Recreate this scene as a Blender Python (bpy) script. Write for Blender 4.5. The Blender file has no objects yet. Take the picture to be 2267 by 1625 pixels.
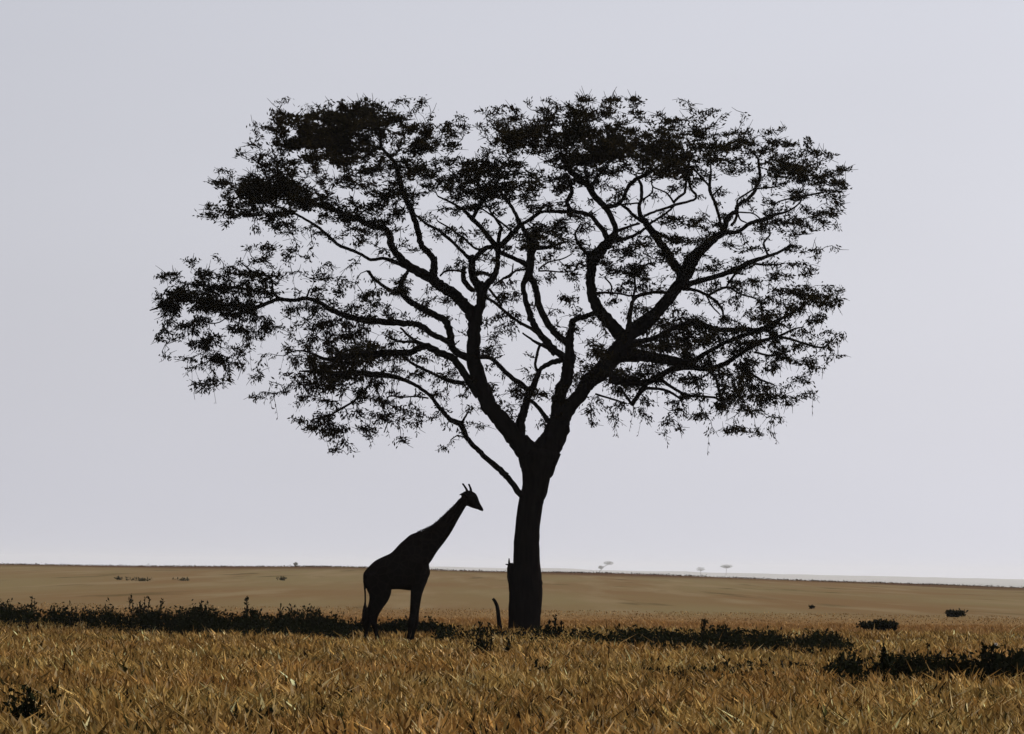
import bpy, bmesh, math
import numpy as np
from mathutils import Vector, Matrix

S = bpy.context.scene
COL = S.collection
rng = np.random.default_rng(11)

# ---------------------------------------------------------------- camera
W0, H0, FPX = 2267.0, 1625.0, 9240.0          # long lens, about 14 degrees wide
CAM_H = 2.1
PITCH = math.atan((1259.0 - H0 / 2) / FPX)
ROLL = 0.014
fwd = np.array([0, math.cos(PITCH), math.sin(PITCH)])
up0 = np.array([0, -math.sin(PITCH), math.cos(PITCH)])
xw = np.array([1.0, 0, 0])
right = math.cos(ROLL) * xw + math.sin(ROLL) * up0
up = -math.sin(ROLL) * xw + math.cos(ROLL) * up0
CAM = np.array([0, 0, CAM_H])
cd = bpy.data.cameras.new("camera")
cd.sensor_width = 36.0
cd.lens = 36.0 * FPX / W0
cd.clip_start = 0.5
cd.clip_end = 60000
cam = bpy.data.objects.new("camera", cd)
COL.objects.link(cam)
m = Matrix.Identity(4)
for r in range(3):
    m[r][0], m[r][1], m[r][2], m[r][3] = right[r], up[r], -fwd[r], CAM[r]
cam.matrix_world = m
S.camera = cam

# ---------------------------------------------------------------- sky, sun, exposure
SUN_EL, SUN_AZ = math.radians(42), math.radians(58)   # azimuth from +Y (view direction) towards +X
VEIL_K, VEIL_C = 1.1, (3.64, 3.67, 4.06)
wd = bpy.data.worlds.new("World")
S.world = wd
wd.use_nodes = True
nt = wd.node_tree
bg = nt.nodes["Background"]
sky = nt.nodes.new("ShaderNodeTexSky")
sky.sky_type = 'NISHITA'
sky.sun_disc = False
sky.sun_elevation = SUN_EL
sky.sun_rotation = SUN_AZ
sky.air_density = 1.0
sky.dust_density = 4.0
sky.ozone_density = 1.0
to_sun = Vector((math.sin(SUN_AZ) * math.cos(SUN_EL), math.cos(SUN_AZ) * math.cos(SUN_EL), math.sin(SUN_EL)))
# bright dry-season haze veil over the clear sky: forward-scattering, so brighter round the sun, and a little brighter low down
def wmath(op, a, b=None):
    n_ = nt.nodes.new("ShaderNodeMath"); n_.operation = op
    for k_, v_ in enumerate((a, b)):
        if v_ is None: continue
        if isinstance(v_, (int, float)): n_.inputs[k_].default_value = v_
        else: nt.links.new(v_, n_.inputs[k_])
    return n_.outputs[0]
wtc = nt.nodes.new("ShaderNodeTexCoord")
dt = nt.nodes.new("ShaderNodeVectorMath"); dt.operation = 'DOT_PRODUCT'
nt.links.new(wtc.outputs["Generated"], dt.inputs[0]); dt.inputs[1].default_value = to_sun
lobe = wmath('POWER', 2.71828, wmath('MULTIPLY', dt.outputs["Value"], VEIL_K))
wsp = nt.nodes.new("ShaderNodeSeparateXYZ"); nt.links.new(wtc.outputs["Generated"], wsp.inputs[0])
low = wmath('ADD', 1.0, wmath('MULTIPLY', wmath('POWER', wmath('SUBTRACT', 1.0, wmath('ABSOLUTE', wsp.outputs["Z"])), 8.0), 0.30))
wnz = nt.nodes.new("ShaderNodeTexNoise"); wnz.inputs["Scale"].default_value = 7.0; wnz.inputs["Detail"].default_value = 3.0
wmp = nt.nodes.new("ShaderNodeMapping"); wmp.inputs["Scale"].default_value = (1, 1, 3); nt.links.new(wtc.outputs["Generated"], wmp.inputs[0]); nt.links.new(wmp.outputs[0], wnz.inputs["Vector"])
low = wmath('MULTIPLY', low, wmath('ADD', 0.96, wmath('MULTIPLY', wnz.outputs["Fac"], 0.08)))
veil = nt.nodes.new("ShaderNodeVectorMath"); veil.operation = 'SCALE'; veil.inputs[0].default_value = VEIL_C
nt.links.new(wmath('MULTIPLY', lobe, low), veil.inputs["Scale"])
mixn = nt.nodes.new("ShaderNodeMix")
mixn.data_type = 'RGBA'
mixn.inputs[0].default_value = 0.85
nt.links.new(sky.outputs[0], mixn.inputs[6])
nt.links.new(veil.outputs[0], mixn.inputs[7])
nt.links.new(mixn.outputs[2], bg.inputs[0])
bg.inputs[1].default_value = 0.1
sl = bpy.data.lights.new("sun", 'SUN')
sl.energy = 2.4
sl.angle = math.radians(5)
sl.color = (1.0, 0.95, 0.86)
sun = bpy.data.objects.new("sun", sl)
COL.objects.link(sun)
sun.rotation_euler = to_sun.to_track_quat('Z', 'Y').to_euler()
sun.location = to_sun * 200
S.view_settings.view_transform = 'Standard'
S.view_settings.look = 'None'
S.view_settings.exposure = 0.0
S.view_settings.gamma = 1.0
S.view_settings.use_curve_mapping = False
S.render.engine = 'CYCLES'
S.cycles.use_denoising = True
S.cycles.max_bounces = 6
S.cycles.volume_bounces = 3


# ---------------------------------------------------------------- helpers
def at(px, py, Y):
    """world point that lies at world depth Y behind photo pixel (px, py)"""
    px = np.asarray(px, float); py = np.asarray(py, float); Y = np.asarray(Y, float)
    u = (px - W0 / 2) / FPX; v = -(py - H0 / 2) / FPX
    d = fwd[None] + u.reshape(-1, 1) * right[None] + v.reshape(-1, 1) * up[None]
    t = Y.reshape(-1) / d[:, 1]
    return CAM[None] + d * t[:, None]

def at1(px, py, Y):
    return at([px], [py], [Y])[0]

def ground_at(px, py):
    """point of the flat ground seen at a photo pixel"""
    u = (px - W0 / 2) / FPX; v = -(py - H0 / 2) / FPX
    d = fwd + u * right + v * up
    t = -CAM_H / d[2]
    return CAM + d * t

def mesh_np(name, V, quads=None, tris=None, smooth=False):
    me = bpy.data.meshes.new(name)
    V = np.asarray(V, np.float32)
    me.vertices.add(len(V)); me.vertices.foreach_set("co", V.ravel())
    loops, starts, n = [], [], 0
    if quads is not None and len(quads):
        q = np.asarray(quads, np.int32); loops.append(q.ravel()); starts.append(np.arange(len(q)) * 4); n += q.size
    if tris is not None and len(tris):
        t = np.asarray(tris, np.int32); loops.append(t.ravel()); starts.append(n + np.arange(len(t)) * 3)
    L = np.concatenate(loops); ST = np.concatenate(starts).astype(np.int32)
    me.loops.add(len(L)); me.loops.foreach_set("vertex_index", L)
    me.polygons.add(len(ST)); me.polygons.foreach_set("loop_start", ST)
    me.update(calc_edges=True)
    if smooth:
        me.polygons.foreach_set("use_smooth", np.ones(len(ST), bool))
    me.validate()
    return me

def obj(name, me, mat=None, parent=None, kind=None):
    o = bpy.data.objects.new(name, me)
    COL.objects.link(o)
    if mat: me.materials.append(mat)
    if parent: o.parent = parent
    if kind: o["kind"] = kind
    return o

def thing(name, label, cat, loc, group=None):
    o = bpy.data.objects.new(name, None)
    COL.objects.link(o)
    o.empty_display_size = 0.2
    o.location = loc
    o["label"] = label; o["category"] = cat
    if group: o["group"] = group
    return o

class MB:
    def __init__(s): s.V, s.Q, s.T, s.n = [], [], [], 0
    def add(s, V, Q=None, T=None):
        V = np.asarray(V, float); s.V.append(V)
        if Q is not None and len(Q): s.Q.append(np.asarray(Q, int) + s.n)
        if T is not None and len(T): s.T.append(np.asarray(T, int) + s.n)
        s.n += len(V)
    def mesh(s, name, off=(0, 0, 0), smooth=True):
        V = np.concatenate(s.V) - np.asarray(off, float)
        return mesh_np(name, V, np.concatenate(s.Q) if s.Q else None, np.concatenate(s.T) if s.T else None, smooth)

def tube(path, rad, sides=8, flat=1.0, rough=0.0, cap=True, ref=(0, 1, 0), R=None):
    """swept tube; rad may be a list; flat = radius along ref / radius across it"""
    P = np.asarray(path, float); n = len(P)
    rad = np.broadcast_to(np.asarray(rad, float), (n,))
    T = np.gradient(P, axis=0); T /= np.linalg.norm(T, axis=1, keepdims=True) + 1e-9
    ref = np.asarray(ref, float)
    B = ref[None] - (T @ ref)[:, None] * T
    bl = np.linalg.norm(B, axis=1, keepdims=True)
    alt = np.cross(T, np.array([0.3, 0.1, 1.0])[None]); alt /= np.linalg.norm(alt, axis=1, keepdims=True) + 1e-9
    B = np.where(bl > 0.15, B / (bl + 1e-9), alt)
    N = np.cross(T, B)
    a = np.arange(sides) / sides * 2 * np.pi
    rr = rad[:, None] * np.ones((1, sides))
    if rough:
        g = (R or rng)
        rr = rr * (1 + rough * (0.6 * g.standard_normal((n, sides)) * 0.5 + 0.7 * g.standard_normal((1, sides)) * 0.5))
    V = P[:, None] + (np.cos(a)[None, :, None] * N[:, None] + flat * np.sin(a)[None, :, None] * B[:, None]) * rr[..., None]
    V = V.reshape(-1, 3)
    i = np.arange(n - 1)[:, None] * sides; k = np.arange(sides)[None]; k2 = (k + 1) % sides
    Q = np.stack([i + k, i + k2, i + sides + k2, i + sides + k], -1).reshape(-1, 4)
    Tt = None
    if cap:
        V = np.concatenate([V, P[:1], P[-1:]])
        c0, c1 = n * sides, n * sides + 1
        kk = np.arange(sides); kn = (kk + 1) % sides; l = (n - 1) * sides
        Tt = np.concatenate([np.stack([kn, kk, np.full(sides, c0)], 1), np.stack([l + kk, l + kn, np.full(sides, c1)], 1)])
    return V, Q, Tt

def spline(P, sub):
    """Catmull-Rom through the rows of P (any number of columns)"""
    P = np.asarray(P, float)
    if len(P) < 3 or sub < 2:
        t = np.linspace(0, len(P) - 1, (len(P) - 1) * sub + 1)
        return np.stack([np.interp(t, np.arange(len(P)), P[:, c]) for c in range(P.shape[1])], 1)
    E = np.concatenate([2 * P[:1] - P[1:2], P, 2 * P[-1:] - P[-2:-1]])
    out = []
    for i in range(1, len(E) - 2):
        p0, p1, p2, p3 = E[i - 1], E[i], E[i + 1], E[i + 2]
        for t in np.arange(sub) / sub:
            out.append(0.5 * ((2 * p1) + (p2 - p0) * t + (2 * p0 - 5 * p1 + 4 * p2 - p3) * t * t + (3 * p1 - p0 - 3 * p2 + p3) * t ** 3))
    out.append(P[-1])
    return np.array(out)

def leaf_quads(C, D, L, Wd, R):
    """rhombic leaves: base C, direction D (unit), length L, width Wd"""
    n = len(C)
    r = R.standard_normal((n, 3)); sd = np.cross(D, r); sd /= np.linalg.norm(sd, axis=1, keepdims=True) + 1e-9
    nn = np.cross(D, sd)
    mid = C + D * (L * 0.5)[:, None] + nn * (L * 0.08)[:, None]
    V = np.stack([C, mid + sd * (Wd / 2)[:, None], C + D * L[:, None], mid - sd * (Wd / 2)[:, None]], 1).reshape(-1, 3)
    Q = np.arange(n * 4).reshape(-1, 4)
    return V, Q

def unit(v):
    return v / (np.linalg.norm(v, axis=-1, keepdims=True) + 1e-9)

# ---------------------------------------------------------------- materials
def mat(name):
    mt = bpy.data.materials.new(name); mt.use_nodes = True
    return mt, mt.node_tree, mt.node_tree.nodes["Principled BSDF"]

def noise_mat(name, c1, c2, scale, rough=0.9, spec=0.1, bump=0.0, stretch=(1, 1, 1), detail=4.0):
    mt, t, b = mat(name)
    tc = t.nodes.new("ShaderNodeTexCoord"); mp = t.nodes.new("ShaderNodeMapping")
    mp.inputs["Scale"].default_value = stretch
    nz = t.nodes.new("ShaderNodeTexNoise"); nz.inputs["Scale"].default_value = scale; nz.inputs["Detail"].default_value = detail
    cr = t.nodes.new("ShaderNodeValToRGB")
    cr.color_ramp.elements[0].position = 0.35; cr.color_ramp.elements[1].position = 0.65
    cr.color_ramp.elements[0].color = (*c1, 1); cr.color_ramp.elements[1].color = (*c2, 1)
    t.links.new(tc.outputs["Object"], mp.inputs[0]); t.links.new(mp.outputs[0], nz.inputs["Vector"])
    t.links.new(nz.outputs["Fac"], cr.inputs[0]); t.links.new(cr.outputs[0], b.inputs["Base Color"])
    b.inputs["Roughness"].default_value = rough; b.inputs["Specular IOR Level"].default_value = spec
    if bump:
        bp = t.nodes.new("ShaderNodeBump"); bp.inputs["Strength"].default_value = bump; bp.inputs["Distance"].default_value = 0.04
        t.links.new(nz.outputs["Fac"], bp.inputs["Height"]); t.links.new(bp.outputs[0], b.inputs["Normal"])
    return mt

def blade_mat(name, trans=0.35, col=None, var=None):
    """thin leaf or blade: diffuse plus light passing through; colour from the 'tint' attribute or col"""
    mt = bpy.data.materials.new(name); mt.use_nodes = True
    t = mt.node_tree; t.nodes.clear()
    out = t.nodes.new("ShaderNodeOutputMaterial")
    df = t.nodes.new("ShaderNodeBsdfDiffuse"); tr = t.nodes.new("ShaderNodeBsdfTranslucent"); mx = t.nodes.new("ShaderNodeMixShader")
    mx.inputs[0].default_value = trans
    if col is None:
        a = t.nodes.new("ShaderNodeAttribute"); a.attribute_name = "tint"; src = a.outputs["Color"]
    else:
        gi = t.nodes.new("ShaderNodeNewGeometry"); cr = t.nodes.new("ShaderNodeValToRGB")
        cr.color_ramp.elements[0].color = (*col, 1); cr.color_ramp.elements[1].color = (*(var or col), 1)
        t.links.new(gi.outputs["Random Per Island"], cr.inputs[0]); src = cr.outputs[0]
    t.links.new(src, df.inputs[0]); t.links.new(src, tr.inputs[0])
    t.links.new(df.outputs[0], mx.inputs[1]); t.links.new(tr.outputs[0], mx.inputs[2]); t.links.new(mx.outputs[0], out.inputs[0])
    return mt

M_bark = noise_mat("bark", (0.005, 0.004, 0.004), (0.010, 0.008, 0.007), 9, 1.0, 0.0, 0.6, (1, 1, 0.18))  # far darker than real bark: silhouette shade put into the colour
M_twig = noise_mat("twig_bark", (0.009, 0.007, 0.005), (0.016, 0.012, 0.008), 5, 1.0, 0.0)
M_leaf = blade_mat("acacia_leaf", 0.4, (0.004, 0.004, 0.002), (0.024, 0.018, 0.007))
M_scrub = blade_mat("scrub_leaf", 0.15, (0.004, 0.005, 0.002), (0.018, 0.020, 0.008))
M_stem = noise_mat("scrub_stem", (0.02, 0.016, 0.01), (0.035, 0.028, 0.015), 12, 1.0, 0.0)
M_grass = blade_mat("dry_grass", 0.12)
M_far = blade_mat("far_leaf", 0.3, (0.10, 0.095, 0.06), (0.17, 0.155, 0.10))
M_farb = blade_mat("plain_bush_leaf", 0.2, (0.06, 0.055, 0.028), (0.11, 0.09, 0.045))  # leaf colour paled to stand in for distance haze
M_petal = blade_mat("pale_petal", 0.3, (0.75, 0.72, 0.66), (0.85, 0.83, 0.8))
M_farbark = noise_mat("far_bark", (0.22, 0.20, 0.18), (0.28, 0.25, 0.22), 2, 1.0, 0.0)  # bark lightened so haze fading is painted into it
M_hill = noise_mat("far_hill", (0.30, 0.285, 0.25), (0.36, 0.34, 0.30), 0.004, 1.0, 0.0)  # haze paleness mixed into the hill colour

# ground: dry thatch near by, tan and olive plain beyond
M_ground, gt, gb = mat("savanna_ground")
tc = gt.nodes.new("ShaderNodeTexCoord")
def gnoise(scale, stretch, lo, hi, detail=5.0):
    mp = gt.nodes.new("ShaderNodeMapping"); mp.inputs["Scale"].default_value = stretch
    nz = gt.nodes.new("ShaderNodeTexNoise"); nz.inputs["Scale"].default_value = scale; nz.inputs["Detail"].default_value = detail
    mr = gt.nodes.new("ShaderNodeMapRange"); mr.inputs[1].default_value = lo; mr.inputs[2].default_value = hi
    gt.links.new(tc.outputs["Object"], mp.inputs[0]); gt.links.new(mp.outputs[0], nz.inputs["Vector"]); gt.links.new(nz.outputs["Fac"], mr.inputs[0])
    return mr.outputs[0]
def gmix(f, a, b):
    mx = gt.nodes.new("ShaderNodeMix"); mx.data_type = 'RGBA'
    for k, v in ((0, f), (6, a), (7, b)):
        if isinstance(v, tuple): mx.inputs[k].default_value = (*v, 1)
        elif isinstance(v, float): mx.inputs[k].default_value = v
        else: gt.links.new(v, mx.inputs[k])
    return mx.outputs[2]
sep = gt.nodes.new("ShaderNodeSeparateXYZ"); gt.links.new(tc.outputs["Object"], sep.inputs[0])
def gramp(a, b):
    mr = gt.nodes.new("ShaderNodeMapRange"); mr.inputs[1].default_value = a; mr.inputs[2].default_value = b
    gt.links.new(sep.outputs["Y"], mr.inputs[0]); return mr.outputs[0]
near_c = gmix(gnoise(3.0, (1, 1, 1), 0.35, 0.65), (0.03, 0.018, 0.007), (0.075, 0.045, 0.016))
mid_c = gmix(gnoise(0.16, (1, 0.25, 1), 0.35, 0.65), (0.165, 0.082, 0.030), (0.20, 0.115, 0.046))
plain_c = gmix(gnoise(0.05, (1, 0.10, 1), 0.40, 0.58), (0.160, 0.102, 0.050), (0.170, 0.128, 0.064))
plain_c = gmix(gnoise(0.22, (1, 0.05, 1), 0.50, 0.66), plain_c, (0.195, 0.142, 0.077))
plain_c = gmix(gnoise(0.17, (1, 0.07, 1.3), 0.60, 0.72), plain_c, (0.085, 0.062, 0.028))
edge_c = gmix(gnoise(0.06, (1, 0.2, 1), 0.4, 0.6), (0.07, 0.033, 0.018), (0.095, 0.058, 0.026))
g1 = gmix(gramp(128.0, 160.0), near_c, mid_c)
g2 = gmix(gramp(165.0, 215.0), g1, plain_c)
g3 = gmix(gramp(680.0, 800.0), g2, edge_c)
g4 = gmix(gramp(1200.0, 1800.0), g3, (0.34, 0.325, 0.29))  # plain past the crest lightened in colour, adding to the thin haze
gt.links.new(g4, gb.inputs["Base Color"])
gb.inputs["Roughness"].default_value = 1.0; gb.inputs["Specular IOR Level"].default_value = 0.0

# giraffe hide: darkness of the backlit silhouette put into both coat colours
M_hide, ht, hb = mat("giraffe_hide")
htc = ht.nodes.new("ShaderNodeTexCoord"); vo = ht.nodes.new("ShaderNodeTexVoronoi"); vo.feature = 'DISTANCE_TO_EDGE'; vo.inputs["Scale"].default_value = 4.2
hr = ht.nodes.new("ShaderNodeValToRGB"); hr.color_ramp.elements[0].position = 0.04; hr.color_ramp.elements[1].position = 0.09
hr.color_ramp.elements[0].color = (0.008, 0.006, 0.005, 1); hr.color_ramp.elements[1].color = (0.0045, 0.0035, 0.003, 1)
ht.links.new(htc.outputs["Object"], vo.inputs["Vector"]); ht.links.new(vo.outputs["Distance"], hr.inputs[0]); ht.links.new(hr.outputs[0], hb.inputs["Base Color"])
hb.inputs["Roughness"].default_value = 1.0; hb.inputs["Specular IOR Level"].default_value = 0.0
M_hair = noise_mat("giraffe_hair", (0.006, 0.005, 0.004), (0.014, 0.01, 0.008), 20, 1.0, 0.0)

# ---------------------------------------------------------------- ground and far ridge
EDGE_Y = 900.0
ex = np.array([-3000, -900, 0, 760, 1060, 1300, 1560, 1900, 2267, 3200, 6000], float)
ey = np.array([1240, 1243, 1250, 1256, 1264, 1268, 1277, 1288, 1302, 1325, 1370], float)
eP = at(ex, ey, np.full(len(ex), EDGE_Y))
def sstep(t):
    t = np.clip(t, 0, 1); return t * t * (3 - 2 * t)
def ground_z(x, y):
    ze = np.interp(x * EDGE_Y / np.maximum(y, 300), eP[:, 0], eP[:, 2])
    z = ze * sstep((y - 260) / (EDGE_Y - 260))
    z = z - 15.5 * sstep((y - EDGE_Y) / 350) - ze * sstep((y - EDGE_Y) / 350) 
    z = z + 0.05 * np.sin(x * 0.31 + 1.2 * np.sin(y * 0.07)) * np.sin(y * 0.11 + 0.5) * sstep((y - 25) / 20) * (1 - sstep((y - 150) / 80))
    z = z + 0.10 * np.sin(x * 0.09 + y * 0.013) * sstep((y - 300) / 300) * (1 - sstep((y - 1000) / 200))
    return z
ys = np.concatenate([np.arange(-60, 40, 10), np.arange(40, 200, 1.5), np.arange(200, 400, 4), np.arange(400, 860, 10), np.arange(860, 960, 3),
                     np.arange(960, 1400, 20), np.geomspace(1400, 19000, 55)])
us = np.linspace(-1, 1, 161)
X = us[None] * (70 + 0.55 * np.maximum(ys, 0))[:, None]; Yg = np.broadcast_to(ys[:, None], X.shape)
Zg = ground_z(X, Yg)
n1, n2 = X.shape
ii = np.arange(n1 - 1)[:, None] * n2 + np.arange(n2 - 1)[None]
Q = np.stack([ii, ii + 1, ii + n2 + 1, ii + n2], -1).reshape(-1, 4)
obj("ground", mesh_np("ground", np.stack([X, Yg, Zg], -1).reshape(-1, 3), Q, smooth=True), M_ground, kind="structure")

# far ridge, paled partly by the air and partly by its colour
RY = 13000.0
rx = np.linspace(-2500, 5500, 260)
ry_top = np.where(rx > 950, 1262 + (rx - 1300) * 0.0217, 1254.4 + (950 - rx) * 0.006)
ry_top = ry_top - 3.2 * np.maximum(0, np.sin(rx * 0.021 + 1.0)) * np.maximum(0, np.sin(rx * 0.0057 + 0.4)) - rng.random(len(rx)) * 0.9
top = at(rx, ry_top, np.full(len(rx), RY))
rows = [np.stack([top[:, 0] * 0.93, np.full(len(rx), RY - 1500), np.full(len(rx), -15.8)], 1),
        np.stack([top[:, 0] * 0.98, np.full(len(rx), RY - 400), -15.8 + (top[:, 2] + 15.8) * 0.72], 1), top,
        np.stack([top[:, 0] * 1.03, np.full(len(rx), RY + 800), -15.8 + (top[:, 2] + 15.8) * 0.6], 1),
        np.stack([top[:, 0] * 1.1, np.full(len(rx), RY + 2200), np.full(len(rx), -16.0)], 1)]
V = np.concatenate(rows); n2 = len(rx)
ii = np.arange(4)[:, None] * n2 + np.arange(n2 - 1)[None]
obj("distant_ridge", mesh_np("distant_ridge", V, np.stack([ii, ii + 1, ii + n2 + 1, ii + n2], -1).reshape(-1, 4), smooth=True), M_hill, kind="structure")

# ---------------------------------------------------------------- the acacia
TY = 130.0
CROPS = {'A': (300, 180, .2647), 'B': (300, 560, .2647), 'C': (800, 180, .2647), 'D': (800, 560, .2647), 'E': (1300, 180, .2735),
         'F': (1300, 560, .2647), 'G': (960, 900, .1502), 'P': (0, 0, 1.0)}
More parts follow.
